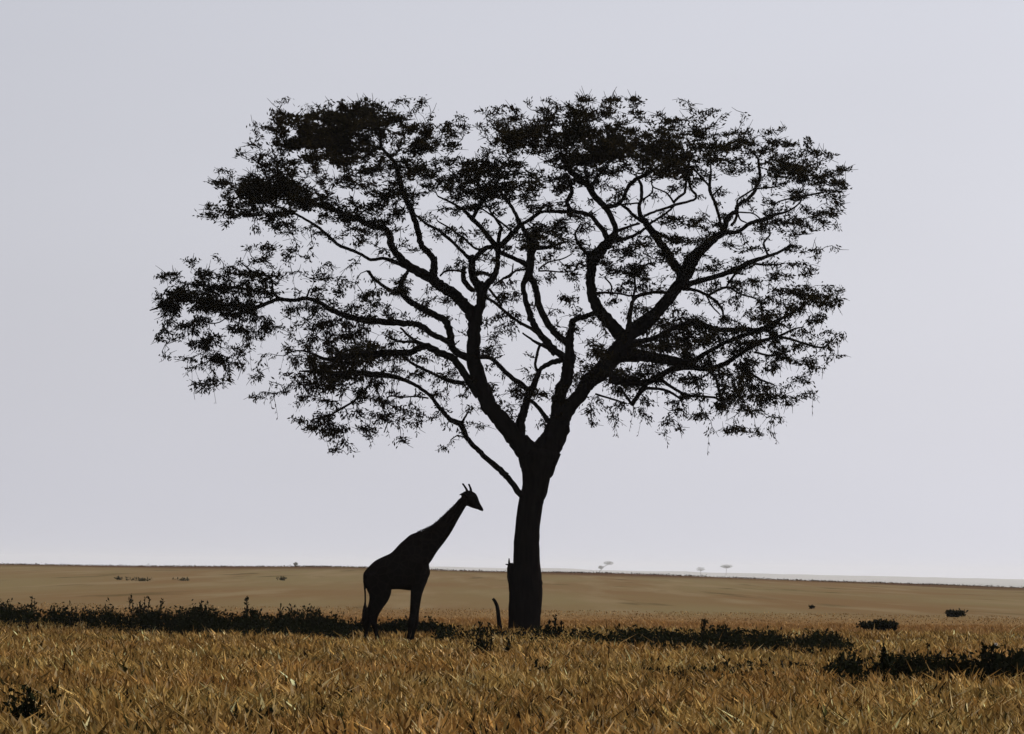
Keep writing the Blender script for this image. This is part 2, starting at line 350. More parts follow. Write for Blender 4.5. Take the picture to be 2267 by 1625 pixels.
# measured limbs: letter = measuring frame, then x,y[,width]; z = depth (m) the limb reaches towards (-) or away from (+) the viewer
LIMBS = """
z-0.6 P 1188,1040,58 1163,992,48 1142,970,40 1108,928,37 1083,898,35 1065,851,33 1048,800,31 1049,745,29 1053,708,28 1064,675,21 1066,645,20 1061,622,20
z1.2 P 1192,1045,60 1203,1014,64 1212,995,62 1224,970,54 1236,945,50 D 1670,1380,160 1730,1300,124 1830,1180,115 1900,1080,130 1990,1000,140 2080,900,150 2150,820,150 2200,740,140 F 330,700,120 400,650,110 500,580,108 600,480,100 680,380,100 760,270,105 820,180,115 870,70,115 E 850,1450,105 885,1400,92 970,1320,70 1050,1260,60 1120,1200,52
z-0.8 D 1630,1450,110 1640,1260,100 1680,1130,108 1720,1050,100 1730,950,100 1740,870,90 1740,790,70 1740,720,70 1760,640,55 1760,580,52 1800,550,45 1880,530,45 1950,500,40
z-2.4 D 955,580,100 900,480,100 830,400,95 770,340,95 650,270,95 600,220,90 610,150,70 610,50,56 C 600,1480,55 560,1430,55 500,1370,50 480,1280,50 450,1180,50 420,1080,50 370,980,50 340,900,46 320,820,50 300,740,45 280,680,36 210,600,30 170,550,26 165,480,20 200,400,14
z-3.2 D 600,220,90 520,180,86 400,115,75 C 340,1490,65 260,1400,60 240,1310,60 200,1230,44 A 2000,1215,44 1950,1200,44 1850,1150,44 1700,1090,42 1550,1040,40 1400,990,36 1250,920,28 1100,880,20 980,860,12
z2.0 C 400,1560,44 280,1510,36 180,1480,30 80,1490,28 A 1889,1450,26 1800,1410,28 1700,1370,28 1620,1300,26 1540,1230,25 1430,1160,22 1340,1110,20 1220,1060,15 1130,1030,12 1050,1000,9
z1.6 D 900,880,62 800,830,60 760,780,60 740,660,60 710,580,60 640,530,56 520,470,55 430,420,50 370,370,50 330,310,52 340,230,44 380,170,30 400,120,22
z2.4 D 330,325,36 240,310,33 150,250,29 90,200,28 66,160,28 40,150,12
z-3.6 D 775,770,60 700,730,50 600,680,50 520,620,55 430,590,50 300,585,58 150,570,58 0,560,56 B 1750,520,52 1620,470,44 1530,410,38 1430,380,34 1310,395,34 1200,385,34 1100,420,34 1000,460,38 900,495,32 820,510,22 740,520,10
z-4.2 B 1200,385,28 1150,320,22 1140,240,18 1100,190,22 980,160,18 920,110,14 880,80,10 880,40,7
z-3.0 B 1160,340,24 1000,320,22 850,290,28 700,290,28 560,270,22 450,260,12
z-4.6 B 1000,450,30 870,440,25 720,430,20 600,410,20 450,400,20 300,410,22 180,460,16 120,480,9
z-3.9 B 800,500,14 720,570,10 640,590,10 560,570,8
z-4.4 B 880,500,22 870,560,16 860,620,9
z-3.8 B 1430,372,20 1460,300,11
z3.0 D 985,1190,80 890,1050,65 810,940,60 750,870,60 640,830,58 530,780,58 400,830,52 200,840,56 0,850,54 B 1750,870,44 1600,890,30 1450,830,18 1330,820,12 1240,860,8
z2.2 D 530,765,30 430,745,24 300,735,20 200,690,12
z1.4 D 520,760,24 430,720,24 330,630,20
z1.8 D 860,1090,36 740,1070,34 640,1030,25 520,970,25 420,920,22 330,850,14
z-4.0 P 1178,1118,20 1163,1104,16 1150,1091,14 1127,1062,13 1112,1045,14 1085,1022,12 1060,998,11 1037,974,11 1025,950,12 1018,938,13 998,930,11 985,917,9.5 970,900,9 D 590,1210,30 520,1150,30 440,1100,30 350,1060,34 250,1030,42 150,1020,50 50,1010,48 B 1889,1000,42 1700,1010,44 1600,1000,36 1450,990,24 1380,990,12
z-1.2 G 400,270,50 450,180,36 512,75,26
z-2.6 D 600,1200,14 640,1140,9
z-2.0 D 560,1215,16 460,1200,14 340,1205,14 250,1195,16 210,1215,12
z-2.2 D 455,1200,12 455,1130,10
z-2.2 D 250,1190,10 260,1080,9
z-4.4 B 1980,1050,24 1950,1110,20 1850,1220,16 1740,1290,20 1640,1350,18 1540,1380,20 1490,1390,10
z-4.0 B 2000,1110,16 2040,1200,14 2070,1310,12 2110,1400,10 2080,1500,7
z1.0 P 1146,968,30 D 1330,1400,76 1355,1340,72 1380,1250,60 1400,1170,66 1440,1110,56 1480,1010,42 1500,970,36 1560,930,42 1640,905,46 1700,890,46
z0.6 D 1480,1000,28 1455,940,25 1470,850,25 1490,780,24 1530,750,20
z-0.4 D 960,870,40 1080,880,36 1150,940,38 1240,1030,40 1330,1090,44 1400,1160,44
z0.8 D 1590,1420,50 1540,1370,44 1480,1290,36 1420,1235,36
z2.6 D 1720,890,70 1640,830,60 1560,750,60 1480,660,55 1430,570,55 1390,450,50 1365,350,46 1355,260,46 1400,180,66 1410,100,72 1420,0,70 C 1420,1430,70 1440,1370,80 1400,1310,60 1350,1220,36 1320,1160,24
z1.8 D 1750,780,66 1680,720,60 1590,640,60 1530,540,60 1480,420,58 1470,330,55 1440,250,55 1400,185,58
z2.6 C 1440,1385,60 1550,1390,36 1650,1360,25 1730,1340,16
z1.6 C 1400,1540,50 1280,1480,36 1180,1440,40 1130,1400,40
z0.4 D 1000,330,70 960,250,66 935,190,66 925,110,62 925,40,56 C 925,1490,50 870,1450,30 780,1360,26 700,1290,28 640,1240,24 540,1190,22 460,1120,16
z-0.4 C 930,1500,40 1000,1430,42 1060,1390,40 1130,1385,40
z-1.6 D 1020,320,60 1060,260,62 1110,200,58 1140,100,46 1140,0,48 C 1140,1400,56 1050,1280,42 980,1200,40 920,1140,42 870,1090,30 800,1040,24 720,1000,18 640,960,14
z-2.2 C 930,1150,36 980,1050,38 1040,970,36 1100,900,26 1150,820,20
z0.8 C 1140,1400,50 1200,1340,54 1270,1270,48 1320,1200,42 1300,1130,32 1250,1040,30 1200,980,26 1170,920,18
z-1.0 C 1140,1360,36 1160,1260,30 1170,1220,26 1100,1120,20 1050,1040,16 1010,980,12
z0.6 C 1280,1270,20 1130,1150,16 1030,1080,14 960,1040,10
z1.6 C 1060,1390,26 960,1400,20 840,1300,18 740,1230,16 640,1170,12
z0.8 D 880,165,20 780,145,18 700,155,18 660,190,16
z-0.2 D 940,175,40 1010,165,32 1080,190,30 1115,200,30
z0.2 D 860,120,30 850,200,44 880,270,46 930,310,44
z1.4 D 1480,150,14 1560,150,14 1680,160,12 1780,150,12 1820,90,20 1870,110,18
z1.8 D 1480,140,16 1560,80,14 1680,50,12 1760,10,10
z1.0 D 1390,130,18 1290,150,18 1240,190,30 1180,220,20 1100,275,16
z1.0 D 1260,170,14 1270,90,10
z-1.4 D 1010,360,26 1110,410,25 1200,490,25 1320,580,25 1430,640,28 1500,700,26
z-1.0 D 1070,300,22 1130,380,22 1170,440,16
z1.0 D 1620,850,36 1560,790,34 1500,765,28 1420,720,18 1350,670,14
z-2.6 F 300,700,120 200,600,108 100,480,100 50,390,90 30,290,82 30,180,80 40,80,88 40,0,90 E 50,1430,96 110,1370,92 180,1290,80 230,1210,48 190,1090,46 140,1010,50 60,930,52 C 1900,880,50 1840,830,44 1760,760,52 1710,690,40 1680,600,24
z-1.6 E 170,1310,60 150,1240,50 90,1160,42 30,1090,36 C 1850,1100,40 1760,1080,38 1720,1010,38 1760,930,38 1740,850,26 1700,780,18
z-2.0 C 1790,1090,36 1640,1090,30 1510,1090,26 1430,1140,34 1370,1180,30 1320,1215,26
z-2.2 C 1500,1080,18 1530,1020,10
z-2.0 C 1920,900,34 1890,830,26 1880,760,18 1870,680,12
z-3.0 C 1920,880,26 1990,780,24 2060,720,18
z-3.4 C 2040,1050,40 2120,1040,34 2170,1010,30 2210,930,30 2240,870,34 E 400,790,34 480,750,30 560,700,20 640,650,14
z-1.4 C 1910,1460,34 1830,1380,28 1790,1300,22 1800,1250,18 1840,1180,12
z-2.8 E 240,1290,34 350,1260,28 430,1220,25 480,1180,22
z-2.4 E 240,1215,28 330,1180,22 420,1150,20
z0.2 E 760,1550,80 690,1460,75 640,1370,66 580,1290,60 520,1210,58 470,1140,54 430,1080,40 420,1010,30 440,950,28 440,870,28 430,820,24 400,780,16
z-0.6 E 440,1130,34 370,1080,28 320,1030,25 280,1000,18 360,990,15 410,985,14
z0.6 E 460,1090,24 560,1050,20 660,1020,22 710,1000,24 860,960,20 880,920,22 840,870,22 825,800,24 820,700,26 830,620,14
z0.2 E 510,1150,24 590,1100,20 660,1050,20 705,1005,20
z1.2 E 695,985,22 740,940,22 790,900,22 800,820,22 800,720,16
z0.8 E 700,980,18 650,910,14 590,880,12 530,850,12 520,780,10
z0.4 E 440,965,15 520,905,14 530,850,10
z1.6 E 520,1190,22 580,1230,18 680,1280,18 760,1300,10
z3.2 E 1110,1210,48 1130,1130,44 1160,1080,38 1210,1050,36 1215,1010,30 1290,960,28 1350,900,28 1370,850,28 1400,780,28 1390,680,24 1380,620,20 1320,550,12
z2.6 E 1215,1010,20 1220,960,15 1290,910,15 1350,870,14
z3.4 E 1120,1220,44 1220,1220,32 1300,1160,34 1380,1130,34 1460,1110,34 1510,1080,28 1600,1060,20 1680,1020,15 1730,970,12 1740,930,9
z4.0 E 1500,1085,18 1500,1040,14 1540,980,14 1640,950,14 1740,930,18 1850,910,18 1950,890,10
z2.2 E 1170,1170,26 1205,1110,24 1215,1050,22
z2.6 E 1215,1060,14 1240,1120,13 1290,1145,10
z2.8 E 1220,1060,14 1340,1070,12 1410,1120,12
z1.2 E 1090,1210,32 1080,1150,26 1050,1030,28 1010,930,28 990,850,28 1000,760,20 1000,680,14
z1.6 E 1010,930,18 1090,850,12
z0.8 E 985,845,20 900,750,18 840,690,12
z3.6 E 1370,870,16 1480,860,14 1560,850,9
z4.0 F 800,270,60 900,248,50 1020,210,45 1130,180,45 1250,140,48 1340,90,48 1460,45,34 1560,10,26 E 1560,1380,24 1650,1330,22 1700,1340,10
z3.6 E 1465,1410,20 1430,1320,18 1445,1285,15 1480,1240,14 1470,1180,10
z3.4 F 1260,145,22 1190,240,18 1160,290,12
z4.4 F 1360,85,24 1500,100,18 1640,90,10
z2.2 F 800,300,40 900,310,26 1000,350,25 1080,410,25 1130,480,20 1140,540,10
z2.0 F 1000,360,16 1040,440,14 1110,515,12
z2.8 F 1020,350,22 1120,300,22 1190,290,20 1270,340,16 1400,380,12 1490,430,9
z0.0 F 690,335,30 560,330,26 450,350,30 390,390,30 360,480,40 350,580,44 335,660,44
z0.6 F 620,450,32 520,500,30 430,560,30 360,600,30
z-2.0 F 60,335,24 200,335,20 290,345,15 370,360,15 450,350,14
z-2.4 F 200,330,18 200,270,16 150,210,14
z-1.0 F 380,390,22 400,290,24 400,180,20 450,120,20 540,80,16
z-2.6 F 340,760,70 450,740,52 560,715,44 650,670,42 750,620,50 900,590,46 1100,640,44 1300,640,40 1440,640,38 1540,590,32 1700,510,24 1850,410,18 1950,350,10
z-1.2 F 260,860,120 500,860,96 700,900,80 850,920,58 950,860,40 1060,800,34 1200,730,34 1400,660,36 1500,650,26 1600,700,26 1700,720,22 1820,760,18 1960,790,16 2040,740,11 2080,700,8
z-3.6 F 830,950,50 1000,970,42 1120,940,42 1230,880,40 1350,800,34 1480,730,30 1600,700,24 1720,640,16 1800,620,9
z1.6 F 180,1050,80 350,1080,60 500,1080,56 700,980,46 850,955,44
z0.4 F 380,1085,50 480,1100,56 430,1180,38 370,1270,40
z2.2 F 480,1130,30 620,1140,25 700,1170,24 800,1230,16
z2.6 F 590,1045,34 720,1130,26 830,1190,26 950,1200,22 1060,1210,20 1150,1240,24 1220,1190,22 1290,1150,18
z-2.8 F 1030,990,30 1080,1060,25 1100,1150,26 1120,1230,24
z-4.0 F 1220,930,30 1340,990,25 1450,1060,20 1560,1100,12
z1.0 F 270,1120,24 340,1220,24 370,1265,20
z0.6 F 70,1180,20 200,1220,18 330,1260,16
z-1.8 F 850,990,18 920,1100,14 940,1190,9
z-3.4 F 1400,830,20 1550,860,18 1700,820,12
"""
def parse(line):
    tk = line.split(); z = float(tk[0][1:]); c = 'P'; out = []; w = 10
    for t in tk[1:]:
        if t in CROPS: c = t; continue
        v = [float(q) for q in t.split(',')]; ox, oy, s = CROPS[c]
        if len(v) == 3: w = v[2] * s
        out.append((ox + v[0] * s, oy + v[1] * s, w))
    return z, np.array(out)

R = np.random.default_rng(5)
base = ground_at(1161, 1409); base = at1(1161, 1409, TY)
ORG = np.array([base[0], base[1], 0.0])
tree = thing("acacia_tree", "tall spreading acacia in black silhouette with forked trunk, above the giraffe", "tree", ORG)
# trunk
tr = np.array([(1159, 1420, 78), (1160, 1404, 74), (1161, 1380, 69), (1163, 1343, 71), (1165, 1304, 72), (1166, 1275, 66), (1166, 1252, 60), (1166, 1201, 56),
               (1170, 1149, 54), (1177, 1105, 55), (1184, 1085, 57), (1188, 1050, 63), (1188, 1025, 76), (1189, 1010, 84), (1188, 1000, 72), (1187, 994, 44)], float)
tp = spline(tr, 4)
mb = MB()
pw = at(tp[:, 0], tp[:, 1], np.full(len(tp), TY))
a = np.arange(28) / 28 * 2 * np.pi
ridge = 1 + 0.035 * np.sin(5 * a + 1) + 0.03 * np.sin(9 * a) + 0.02 * np.sin(13 * a + 2)
V, Qs, Ts = tube(pw, tp[:, 2] / 2 * TY / FPX, 28)
nr = len(tp)
cen = np.repeat(pw, 28, 0); tw = np.repeat(np.arange(nr) * 0.03, 28)
rf = 1 + 0.03 * np.sin(5 * np.tile(a, nr) + tw) + 0.025 * np.sin(9 * np.tile(a, nr) - 2 * tw) + 0.012 * R.standard_normal(nr * 28)
V[:nr * 28] = cen + (V[:nr * 28] - cen) * rf[:, None]
mb.add(V, Qs, Ts)
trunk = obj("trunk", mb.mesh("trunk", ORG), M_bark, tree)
# torn snag on the left of the trunk
sn = MB()
for pts in ([(1146, 1330, 30), (1139, 1300, 24), (1135, 1275, 22), (1131, 1255, 16), (1128, 1247, 6)], [(1134, 1265, 9), (1127, 1252, 5), (1119, 1249, 2)],
            [(1133, 1262, 9), (1128, 1250, 6), (1127, 1236, 2)], [(1136, 1264, 12), (1135, 1252, 8), (1133, 1246, 3)]):
    q = spline(np.array(pts, float), 3)
    sn.add(*tube(at(q[:, 0], q[:, 1], np.full(len(q), TY - 0.05)), q[:, 2] / 2 * TY / FPX, 9, rough=0.15, R=R))
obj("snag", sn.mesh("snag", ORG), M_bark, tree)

nodes_px = [tp[tp[:, 1] < 1120][:, :2]]; nodes_y = [np.full((tp[:, 1] < 1120).sum(), TY)]; nodes_w = [tp[tp[:, 1] < 1120][:, 2]]
for ln in LIMBS.strip().splitlines():
    zt, p = parse(ln)
    q = spline(p, 5)
    NP = np.concatenate(nodes_px); NY = np.concatenate(nodes_y)
    y0 = NY[np.argmin(((NP - q[0, :2]) ** 2).sum(1))]
    s = np.concatenate([[0], np.cumsum(np.hypot(*np.diff(q[:, :2], axis=0).T))]); ln_m = s[-1] * TY / FPX
    dz = np.clip(TY + zt - y0, -0.75 * ln_m, 0.75 * ln_m)
    f = s / s[-1]
    yy = y0 + dz * (0.35 * f + 0.65 * f * f) + 0.06 * np.sin(f * 9 + R.random() * 6)
    jit = R.standard_normal((len(q), 2)) * np.minimum(1.1, q[:, 2:3] * 0.05)
    jit[0] = 0
    P3 = at(q[:, 0] + jit[:, 0], q[:, 1] + jit[:, 1], yy)
    rad = np.maximum(q[:, 2], 2.6) / 2 * yy / FPX
    b = MB(); b.add(*tube(P3, rad, 12 if q[0, 2] > 18 else 7, rough=0.12, R=R))
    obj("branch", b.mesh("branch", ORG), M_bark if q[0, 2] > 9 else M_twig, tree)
    nodes_px.append(q[1:, :2]); nodes_y.append(yy[1:]); nodes_w.append(q[1:, 2])

# crown: sprays of small leaves on twigs; density measured on a 40 px lattice over the crown
DENS = """0000000110254121000210234431011000000000
0000003767999652222556576543333110000000
0000002799967266621598788876767554232000
0000044357985466212355679988887765454300
0000235743375676678754577445783333687530
0001699984245724578874543221122212345550
0004776787656632344414442211101123322440
0000125422365412323136632211345312565310
0000013211132211122346542453562333232100
0021123222100100223222432564453443221000
2456676003311221113221231455312244334200
5888654114455432213430131222222232457510
3444454235444321111330232213565314653200
1554443125654421121200222135677676533210
0134421245787631123201015655765434543310
0014421137865332311111125665555565432000
0023211145652211221354311332344556532000
0000000022334322111221123312233544320000
0000000026533321211110101201211332200000
0000000001211200100000000000000000000000""".split()
DN = np.array([[int(c) for c in r] for r in DENS], float)
CX0, CY0, CS = 330, 200, 40
cl = []
for j in range(20):
    for i in range(40):
        d = DN[j, i]
        if d == 0: continue
        cov = min(0.97, (d / 9) ** 0.95 * 0.97)
        k = -math.log(1 - cov) * 0.317 / (0.023 if d < 4 else 0.022 if d < 6 else 0.0215)
        k = int(k) + (R.random() < k % 1)
        # gather sprays into a few tufts inside the cell so that gaps stay open
        nt_ = max(1, int(round(1 + d * (0.32 if d < 7 else 0.6))))
        tuft = R.random((nt_, 2)) * CS
        for _ in range(k):
            c = tuft[R.integers(nt_)] + R.standard_normal(2) * np.array([10 + d * 0.4, 3.0 + d * 0.35])
            if R.random() < (0.12 if d < 7 else 0.35): c = R.random(2) * CS
            xc = CX0 + i * CS + c[0]
            if xc < 350: xc = 345 + R.random() * 40
            if xc > 1874: xc = 1874 - R.random() * 30
            cl.append((xc, max(CY0 + j * CS + c[1], 216) + (6 if j < 3 else 0), d))
cl = np.array(cl)
NP = np.concatenate(nodes_px); NY = np.concatenate(nodes_y); NW = np.concatenate(nodes_w)
dist = np.array([np.sqrt(((NP - c[:2]) ** 2).sum(1).min()) for c in cl])
order = np.argsort(dist)
cap_n = len(NP) + len(cl) * 3
AP = np.zeros((cap_n, 2)); AY = np.zeros(cap_n); AW = np.zeros(cap_n); na = len(NP)
AP[:na] = NP; AY[:na] = NY; AW[:na] = NW
tw = MB(); LC, LD, LL, LW = [], [], [], []
for ci in order:
    x, y, d = cl[ci]
    dd = np.sqrt((AP[:na, 0] - x) ** 2 + (AP[:na, 1] - y) ** 2) + np.where(AW[:na] > 16, 26, 0)
    # prefer a parent nearer to the trunk
    k = int(np.argmin(dd + 0.05 * np.hypot(AP[:na, 0] - 1180, AP[:na, 1] - 900)))
    px0, py0, y0 = AP[k, 0], AP[k, 1], AY[k]
    span = math.hypot(x - px0, y - py0)
    depth = y0 + R.normal() * min(1.6, 0.25 + 0.09 * d + span * 0.004)
    depth = min(max(depth, TY - 5.8), TY + 5.8)
    hang = 1.0 if (y > 620 or d <= 2) and R.random() < 0.75 else 0.0
    t = np.linspace(0, 1, 4)
    bow = (R.normal() * 0.10 + (0.16 if hang else -0.08)) * span
    nx, ny = -(y - py0) / (span + 1e-6), (x - px0) / (span + 1e-6)
    if ny > 0: nx, ny = -nx, -ny
    qx = px0 + (x - px0) * t + nx * bow * np.sin(np.pi * t) + R.normal(0, 0.8, 4) * (t > 0)
    qy = py0 + (y - py0) * t + ny * bow * np.sin(np.pi * t) + R.normal(0, 0.8, 4) * (t > 0)
    qz = y0 + (depth - y0) * t
    P3 = at(qx, qy, qz)
    r0 = min(0.042, 0.016 + 0.00034 * span, max(0.016, AW[k] / 2 * TY / FPX))
    tw.add(*tube(P3, np.linspace(r0, 0.009, 4), 3, cap=False))
    AP[na:na + 3] = np.stack([qx[1:], qy[1:]], 1); AY[na:na + 3] = qz[1:]; AW[na:na + 3] = 2.0; na += 3
    for _ in range(2 if d < 7 else 1):                # bare crooked twiglets
        e0 = P3[R.integers(1, 4)]
        dv = unit(unit(P3[3] - P3[1]) * 0.6 + R.normal(0, 0.7, 3) * np.array([1, 1, .7]) + np.array([0, 0, -0.35 if hang else 0.25]))
        Lt = R.uniform(0.18, 0.5)
        tw.add(*tube(np.array([e0, e0 + dv * Lt * .5 + R.normal(0, .03, 3), e0 + dv * Lt]), [0.013, 0.010, 0.006], 3, cap=False))
    nl = R.integers(18, 27)
    f = R.random(nl) ** 0.6
    bp = P3[1] + (P3[3] - P3[1]) * f[:, None] + R.normal(0, 0.075, (nl, 3)) * np.array([1.15, 1.15, 0.8 if hang else 0.5])
    td = unit(P3[3] - P3[2])
    dr = unit(td[None] * 0.7 + R.normal(0, 0.75, (nl, 3)) * np.array([1, 1, 0.6]) + np.array([0, 0, -0.8 if hang else (0.75 if y < 330 and R.random() < 0.35 else 0.12)]))
    sz = R.uniform(0.6, 1.25, nl) * (0.74 + 0.034 * d)
    LC.append(bp); LD.append(dr); LL.append(0.165 * sz); LW.append(0.060 * sz)
    if hang and R.random() < 0.30 and y > 500:      # thin hanging string with a few leaflets
        e = P3[3]; hl = R.uniform(0.2, 0.75)
        hp = e[None] + np.linspace(0, 1, 4)[:, None] * np.array([R.normal() * 0.12, R.normal() * 0.12, -hl])[None] + np.array([[0, 0, 0]])
        tw.add(*tube(hp, 0.006, 3, cap=False))
        nl = R.integers(3, 7); f = R.uniform(0.3, 1, nl)
        LC.append(e + (hp[3] - e) * f[:, None]); LD.append(unit(R.normal(0, 0.5, (nl, 3)) + np.array([0, 0, -0.9])))
        LL.append(R.uniform(0.07, 0.15, nl)); LW.append(R.uniform(0.025, 0.04, nl))
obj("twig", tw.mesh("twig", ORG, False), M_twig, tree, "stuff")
V, Q = leaf_quads(np.concatenate(LC), np.concatenate(LD), np.concatenate(LL), np.concatenate(LW), R)
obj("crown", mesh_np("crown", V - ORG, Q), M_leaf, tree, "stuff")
print("acacia leaves", len(V) // 4, "twigs", len(cl))

# ---------------------------------------------------------------- the giraffe
GY = 117.0
gpx = lambda x, y: (740 + .2584 * x, 1020 + .2584 * y)
gorg = at1(870, 1421, GY); GO = np.array([gorg[0], GY, 0.0])
gir = thing("giraffe", "lone dark giraffe standing side-on, head lowered forward facing the tree trunk", "giraffe", GO)
K = .2584 * GY / FPX        # metres per measuring unit
def gp(x, y, dy=0.0):
    X_, Y_ = gpx(x, y); return at1(X_, Y_, GY + dy)
gb_ = MB()
# trunk of the body as upright slices: x, top, bottom, half thickness (m)
sl_ = np.array([(256, 985, 1020, .05), (262, 958, 1050, .16), (275, 930, 1085, .24), (300, 902, 1110, .32), (350, 856, 1118, .40), (420, 820, 1108, .46), (490, 786, 1103, .48), (560, 712, 1103, .48),
                (610, 668, 1108, .46), (650, 634, 1112, .43), (700, 614, 1108, .40), (745, 600, 1085, .36), (780, 640, 1045, .31), (803, 800, 1008, .24), (815, 915, 985, .13), (821, 940, 968, .04)])
sl_ = spline(sl_, 3)
ns = 24; a = np.arange(ns) / ns * 2 * np.pi
VV = []
for (x, t_, b_, hw) in sl_:
    c = (t_ + b_) / 2; h = (b_ - t_) / 2
    for k in range(ns):
        zz = c - h * np.sin(a[k]); prof = np.sign(np.cos(a[k])) * abs(np.cos(a[k])) ** 0.8
        up_f = 0.62 + 0.38 * (1 - max(0.0, np.sin(a[k])))          # narrower along the back
        VV.append(gp(x, zz, hw * prof * up_f))
n = len(sl_); i = np.arange(n - 1)[:, None] * ns; k = np.arange(ns)[None]; k2 = (k + 1) % ns
Qg = np.stack([i + k, i + k2, i + ns + k2, i + ns + k], -1).reshape(-1, 4)
VV = np.array(VV); c0 = VV[:ns].mean(0); c1 = VV[-ns:].mean(0)
kk = np.arange(ns); kn = (kk + 1) % ns; l = (n - 1) * ns
gb_.add(np.concatenate([VV, [c0, c1]]), Qg, np.concatenate([np.stack([kn, kk, np.full(ns, n * ns)], 1), np.stack([l + kk, l + kn, np.full(ns, n * ns + 1)], 1)]))
def gtube(pts, flat=1.0, dy=0.0, sub=4, sides=16):
    q = np.array([(p[0], p[1], p[2], p[3] if len(p) > 3 else 0.0) for p in pts], float)
    q = spline(q, sub)
    P3 = np.array([gp(x, y, dy + d) for x, y, r, d in q])
    gb_.add(*tube(P3, np.maximum(q[:, 2], 2) * K, sides, flat=flat))
gtube([(1128, 318, 30), (1103, 352, 42), (1060, 412, 50), (1010, 478, 60), (950, 556, 76), (880, 632, 93), (800, 705, 112), (730, 780, 130), (680, 850, 120)], 0.72)
# head
gtube([(1098, 318, 24), (1120, 305, 42), (1150, 308, 56), (1180, 328, 55), (1206, 360, 42), (1230, 386, 30), (1252, 407, 22), (1270, 424, 13), (1277, 431, 5)], 0.62)
gtube([(1140, 372, 14), (1180, 388, 16), (1220, 402, 14), (1255, 418, 10), (1272, 427, 5)], 0.9)     # lower jaw
gtube([(1185, 285, 14), (1205, 288, 13), (1216, 288, 5)], 1.4)                                         # brow
gtube([(1140, 262, 14), (1130, 240, 11), (1114, 215, 9.5), (1101, 197, 10), (1098, 192, 5)], 1.0, 0.10)
gtube([(1172, 262, 14), (1168, 238, 11), (1159, 215, 9.5), (1153, 200, 10), (1151, 195, 5)], 1.0, -0.09)
gtube([(1125, 288, 9), (1105, 284, 12), (1085, 290, 11), (1066, 296, 4)], 0.5, -0.13)
gtube([(1125, 288, 9), (1108, 282, 12), (1092, 284, 10), (1080, 286, 4)], 0.5, 0.15)
# legs: x, y, radius, sideways drift
gtube([(745, 900, 60), (735, 990, 68), (712, 1080, 58), (696, 1150, 44), (686, 1230, 37), (676, 1310, 31), (667, 1370, 32), (660, 1405, 29), (648, 1450, 20), (638, 1500, 17), (632, 1535, 19), (627, 1560, 24), (625, 1578, 24)], 0.9, -0.2)
gtube([(750, 900, 60), (742, 990, 66), (722, 1080, 52), (708, 1150, 44), (702, 1230, 36), (698, 1310, 29), (695, 1375, 31), (690, 1410, 27), (682, 1450, 20), (673, 1495, 17), (667, 1525, 19), (664, 1545, 23), (663, 1560, 23)], 0.9, 0.2)
gtube([(360, 960, 95), (375, 1040, 108), (388, 1110, 104), (384, 1170, 86), (364, 1235, 62), (348, 1290, 46), (338, 1335, 38), (340, 1385, 30), (350, 1435, 22), (362, 1485, 19), (370, 1515, 21), (377, 1545, 25), (379, 1562, 25)], 0.72, -0.21)
gtube([(340, 960, 85), (350, 1040, 80), (365, 1120, 72), (352, 1200, 55), (325, 1270, 44), (300, 1325, 38), (288, 1370, 33), (282, 1410, 25), (276, 1450, 20), (272, 1490, 19), (268, 1515, 22), (266, 1540, 24)], 0.8, 0.21)
# tail dock
gtube([(285, 950, 22), (264, 975, 17), (258, 1030, 12), (262, 1100, 9.5), (266, 1170, 8.5), (266, 1225, 9)], 1.0, 0.0)
tmp = gb_.mesh("giraffe_raw", GO)
to = bpy.data.objects.new("giraffe_raw", tmp); COL.objects.link(to)
rm = to.modifiers.new("r", 'REMESH'); rm.mode = 'VOXEL'; rm.voxel_size = 0.021
sm = to.modifiers.new("s", 'SMOOTH'); sm.factor = 0.5; sm.iterations = 5
dg = bpy.context.evaluated_depsgraph_get()
gm = bpy.data.meshes.new_from_object(to.evaluated_get(dg)); gm.name = "body"
bpy.data.objects.remove(to)
gm.polygons.foreach_set("use_smooth", np.ones(len(gm.polygons), bool)); gm.materials.clear()
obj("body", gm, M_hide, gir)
# mane and tail tuft as hair strands
def strands(name, roots, dirs, L, w):
    n = len(roots); sd = unit(np.cross(dirs, R.normal(size=(n, 3))))
    mid = roots + dirs * (L * 0.55)[:, None]
    V = np.stack([roots - sd * w, roots + sd * w, mid + sd * w * 0.8, roots + dirs * L[:, None], mid - sd * w * 0.8], 1).reshape(-1, 3)
    b = np.arange(n)[:, None] * 5
    me = mesh_np(name, V - GO, np.concatenate([b, b + 1, b + 2, b + 4], 1), np.concatenate([b + 4, b + 2, b + 3], 1))
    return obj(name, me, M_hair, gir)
mn = spline(np.array([(1082, 325), (1040, 366), (960, 444), (900, 500), (850, 542), (780, 582), (720, 606)], float), 60)
mp = np.array([gp(x + 4, y + 6) for x, y in mn]); n = len(mp)
strands("mane", mp + R.normal(0, .012, (n, 3)), unit(np.array([[-.62, 0, .75]]) + R.normal(0, .18, (n, 3))), R.uniform(.025, .045, n), 0.012)
n = 420; tt = R.random(n)
ty = 1212 + tt * 130
tr_ = np.array([gp(265 + R.normal() * (4 + 9 * t_), y_, R.normal() * 0.05) for t_, y_ in zip(tt, ty)])
strands("tail_tuft", tr_, unit(np.array([[0, 0, -1.0]]) + R.normal(0, .12, (n, 3)) + np.array([[-.04, 0, 0]])), R.uniform(.18, .36, n), 0.011)

